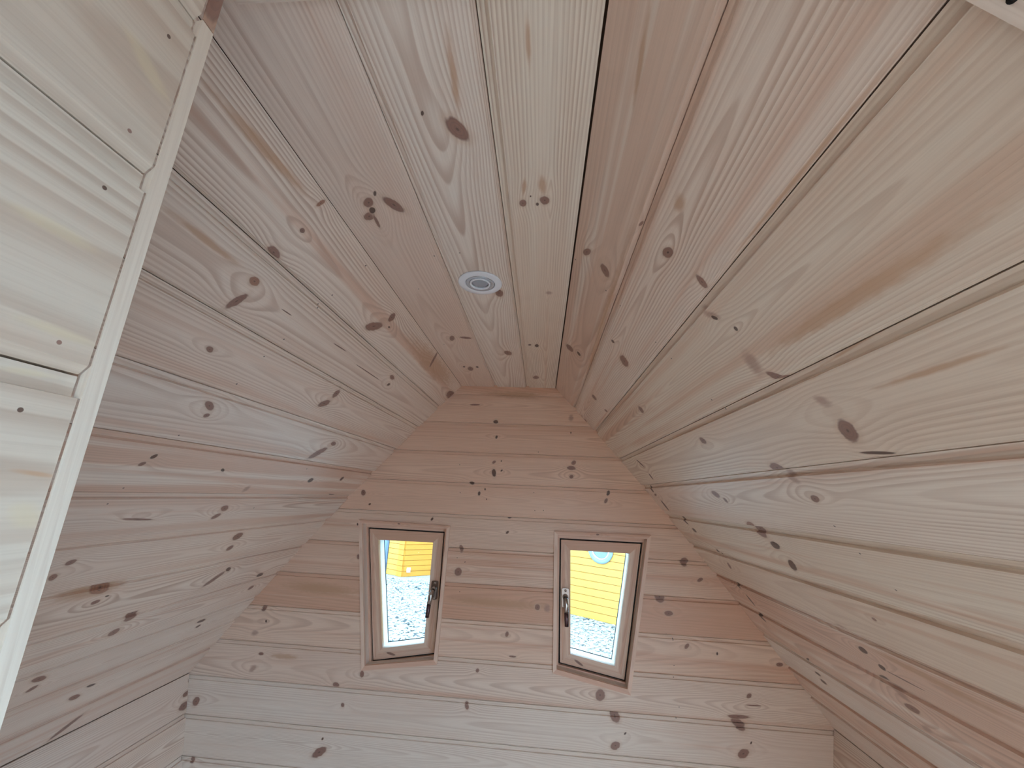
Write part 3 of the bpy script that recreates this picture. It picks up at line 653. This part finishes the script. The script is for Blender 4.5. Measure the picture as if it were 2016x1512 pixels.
# roof over the unseen side entrance, an opening placed and sized for its daylight
pts_ = [(p[0], p[1]) for p in PR[:4]]
hood = prism('wall_right_unseen_entrance', [(x_ + .012, YF, z_ + .010 + Z0) for x_, z_ in pts_] + [(x_ + .05, YF, z_ + .045 + Z0) for x_, z_ in pts_[::-1]],
             [(x_ + .012, -.021, z_ + .010 + Z0) for x_, z_ in pts_] + [(x_ + .05, -.021, z_ + .045 + Z0) for x_, z_ in pts_[::-1]], skin)
tag(hood, 'roof slope above the unseen side entrance opened for daylight beside the viewer', 'wall', kind='structure')

# ------------------------------------------------------------------ outside: gravel yard and two yellow cabins
GZ = -.29
def gravel_mat():
    m = bpy.data.materials.new('grey_gravel'); m.use_nodes = True; n = NT(m.node_tree); b = n.n['Principled BSDF']
    tc = n.new('ShaderNodeTexCoord').outputs['Object']
    v = n.new('ShaderNodeTexVoronoi'); v.inputs['Scale'].default_value = 22; n.l.new(tc, v.inputs['Vector'])
    c = n.mix(n.ss(v.outputs['Distance'], .1, .75), (.43, .44, .43, 1), (.12, .13, .13, 1))
    c = n.mix(n.noise(tc, 7.0, 3.0), c, (.44, .44, .43, 1))
    n.l.new(c, b.inputs['Base Color']); b.inputs['Roughness'].default_value = .9
    return m
gr = gravel_mat()
ground = mesh_obj('ground', [(-22, -10, GZ), (22, -10, GZ), (22, 30, GZ), (-22, 30, GZ)], [(0, 1, 2, 3)], None, gr)
tag(ground, 'pale grey gravel yard outside the windows', 'ground', kind='structure')
stone = []
for i, t in enumerate(((.44, .44, .43), (.32, .32, .32), (.52, .52, .50), (.08, .085, .09))): stone.append(plain('gravel_stone', t, .85))
v, f, mi = [], [], []
rnd = random.Random(3)
for i in range(15000):
    y = 3.2 + 6.6 * rnd.random() ** 1.1
    x = rnd.uniform(-.47, .27) * y
    if (x - .5636) * -.5538 + (y - 7.8534) * -.8327 < .06 and x > -.4: continue
    r = rnd.uniform(.012, .030) * (1 + .03 * y); b0_ = len(v); a = rnd.uniform(0, 6.28); zc = GZ + r * .35
    for k in range(4):
        q = a + k * math.pi / 2 + rnd.uniform(-.35, .35); rr = r * rnd.uniform(.7, 1.25)
        v.append((x + rr * math.cos(q), y + rr * math.sin(q), zc + rnd.uniform(-.2, .2) * r))
    v.append((x + rnd.uniform(-.3, .3) * r, y + rnd.uniform(-.3, .3) * r, zc + r * rnd.uniform(.4, .8))); v.append((x, y, zc - r * .5))
    for k in range(4): f.append((b0_ + k, b0_ + (k + 1) % 4, b0_ + 4)); f.append((b0_ + (k + 1) % 4, b0_ + k, b0_ + 5))
    mi += [rnd.choices((0, 1, 2, 3), (5, 4, 5, 1.2))[0]] * 8
go = mesh_obj('gravel', v, f, None, stone[0])
for m_ in stone[1:]: go.data.materials.append(m_)
go.data.polygons.foreach_set('material_index', mi)
tag(go, 'loose grey gravel stones covering the yard outside', 'gravel', kind='stuff')

def yellow(name, a, b):
    m = bpy.data.materials.new(name); m.use_nodes = True; n = NT(m.node_tree); bs = n.n['Principled BSDF']
    tc = n.new('ShaderNodeTexCoord').outputs['Object']; sp = n.new('ShaderNodeSeparateXYZ'); n.l.new(tc, sp.inputs[0])
    g = n.noise(n.xyz(n.m('MULTIPLY', sp.outputs[0], 3.0), n.m('MULTIPLY', sp.outputs[1], 3.0), n.m('MULTIPLY', sp.outputs[2], 60.0)), 1.0, 3.0)
    k = n.noise(tc, 5.0, 1.0)
    c = n.mix(n.ss(g, .3, .7, 0, .6), a, b); c = n.mix(n.ss(k, .76, .80, 0, .5), c, (.35, .13, .02, 1))
    n.l.new(c, bs.inputs['Base Color']); bs.inputs['Roughness'].default_value = .55
    return m
yel = yellow('yellow_oiled_spruce', (.64, .27, .03, 1), (.57, .22, .022, 1))
yel2 = yellow('bright_yellow_spruce', (.68, .35, .06, 1), (.62, .30, .045, 1))
dark = plain('dark_joint', (.20, .10, .03), .8); roofm = plain('grey_roof_felt', (.16, .17, .18), .8)
blueg = plain('blue_grey_metal', (.22, .32, .45), .4, .2); paneg = plain('porthole_glass', (.20, .26, .24), .08, 0)
def face(root, A, d, L, n, mat, h=2.3, ph=.118, holes=()):
    """Wall face from A along unit d, outward normal n: a core slab and one plank per course."""
    A = Vector((*A, GZ)); d = Vector((*d, 0)).normalized(); n = Vector((*n, 0)).normalized(); z = 0.0
    while z < h:
        z1 = min(z + ph, h); g = .006
        pr = [(0, z + .001), (.016, z + .001 + g), (.016, z1 - .001 - g), (0, z1 - .001)]
        a = [A + n * (p[0] - .004) + Vector((0, 0, p[1])) for p in pr] ; b = [p + d * L for p in a]
        prism('plank', a, b, mat, root); z = z1
def hexcabin(name, pts, label, mat, h=2.3):
    root = prism(name, [(x, y, GZ) for x, y in pts], [(x, y, GZ + h) for x, y in pts], dark)
    tag(root, label, 'cabin')
    cx = sum(p[0] for p in pts) / len(pts); cy = sum(p[1] for p in pts) / len(pts)
    v = [(cx + (x - cx) * 1.15, cy + (y - cy) * 1.15, GZ + h) for x, y in pts]; k = len(v)
    v2 = [(a, b, c + .06) for a, b, c in v]; ap = (cx, cy, GZ + h + 1.3)
    mesh_obj('roof', v + v2 + [ap], [tuple(range(k))] + [(i, (i + 1) % k, k + (i + 1) % k, k + i) for i in range(k)] + [(k + i, k + (i + 1) % k, 2 * k) for i in range(k)], None, roofm, root)
    return root
# left cabin: obtuse corner towards the pod
A = Vector((-3.2078, 10.0136)); dl = Vector((-.894, .448)); dr = Vector((.816, .577))
nl = Vector((-.448, -.894)); nr = Vector((.577, -.816))
p1 = A + dr * 2.2; p2 = A + dl * 2.2
hx = [tuple(A), tuple(p1), tuple(p1 + dl * 1.6 + dr * .3), tuple(A + dl * 2.2 + dr * 2.4), tuple(p2 + dr * 1.6 + dl * .2), tuple(p2)]
cab = hexcabin('garden_cabin', hx, 'yellow plank cabin whose corner and dark door show in the left window', yel)
face(cab, A, dr, 2.2, nr, yel); face(cab, A, dl, .55, nl, yel2)
face(cab, A + dl * 1.7, dl, .5, nl, yel2)
# log-end corner post
z = 0
while z < 2.2:
    for (dd, nn, o_) in ((dl, nl, .0),):
        a0 = A + dd * .012; b0_ = A + dd * .185
        q = [a0 + nn * .012, b0_ + nn * .012, b0_ + nn * .034, a0 + nn * .034]
        prism('log_end', [(p.x, p.y, GZ + z + .004) for p in q], [(p.x, p.y, GZ + z + .114) for p in q], yel, cab)
    z += .118
# dark door on the left face
dm = plain('blue_grey_door', (.17, .24, .36), .4); dm2 = plain('blue_grey_door_frame', (.10, .15, .25), .4)
q0, q1 = A + dl * .56, A + dl * 1.66
def slab(nm, a, b, n_, t0, t1, z0, z1, mat, par):
    q = [a + n_ * t0, b + n_ * t0, b + n_ * t1, a + n_ * t1]
    return prism(nm, [(p.x, p.y, GZ + z0) for p in q], [(p.x, p.y, GZ + z1) for p in q], mat, par)
door = slab('door', q0 + dl * .07, q1 - dl * .07, nl, .002, .018, .05, 2.05, dm, cab)
slab('door_frame', q0, q0 + dl * .07, nl, .001, .034, .02, 2.12, dm2, cab); slab('door_frame', q1 - dl * .07, q1, nl, .001, .034, .02, 2.12, dm2, cab)
slab('door_frame', q0, q1, nl, .001, .034, 2.12, 2.2, dm2, cab)
sk = A + dr * .075
slab('socket_box', sk, sk + dr * .085, nr, .013, .05, .10, .20, white, cab)
# right cabin: long plank wall with a porthole
B = Vector((.5636, 7.8534)); d = Vector((.8327, -.5538)); n = Vector((-.5538, -.8327))
b0 = B - d * .95; b1 = B + d * 3.2
hx = [tuple(b0), tuple(b1), tuple(b1 - n * 2.6), tuple(b0 - n * 2.6)]
cb2 = hexcabin('long_cabin', hx, 'bright yellow plank cabin wall with a round porthole, seen in the right window', yel2)
face(cb2, b0, d, 4.15, n, yel2, ph=.1185)
pc = Vector((1.0662, 7.5191)) + n * .014
Mx = Matrix(((d.x, 0, n.x, pc.x), (d.y, 0, n.y, pc.y), (0, 1, 0, Z0 - .8244), (0, 0, 0, 1)))
ph = lathe('porthole_frame', [(.233, 0), (.233, .022), (.224, .032), (.176, .032), (.170, .022), (.170, 0)], 48, blueg, cb2, Mx)
ph['label'] = 'blue-grey round porthole frame'
lathe('inner_lip', [(.168, 0), (.168, .026), (.150, .026), (.148, .004), (.148, 0)], 48, white, ph, Mx)
disc_dome('porthole_pane', .147, .02, 40, 5, paneg, ph, Mx)
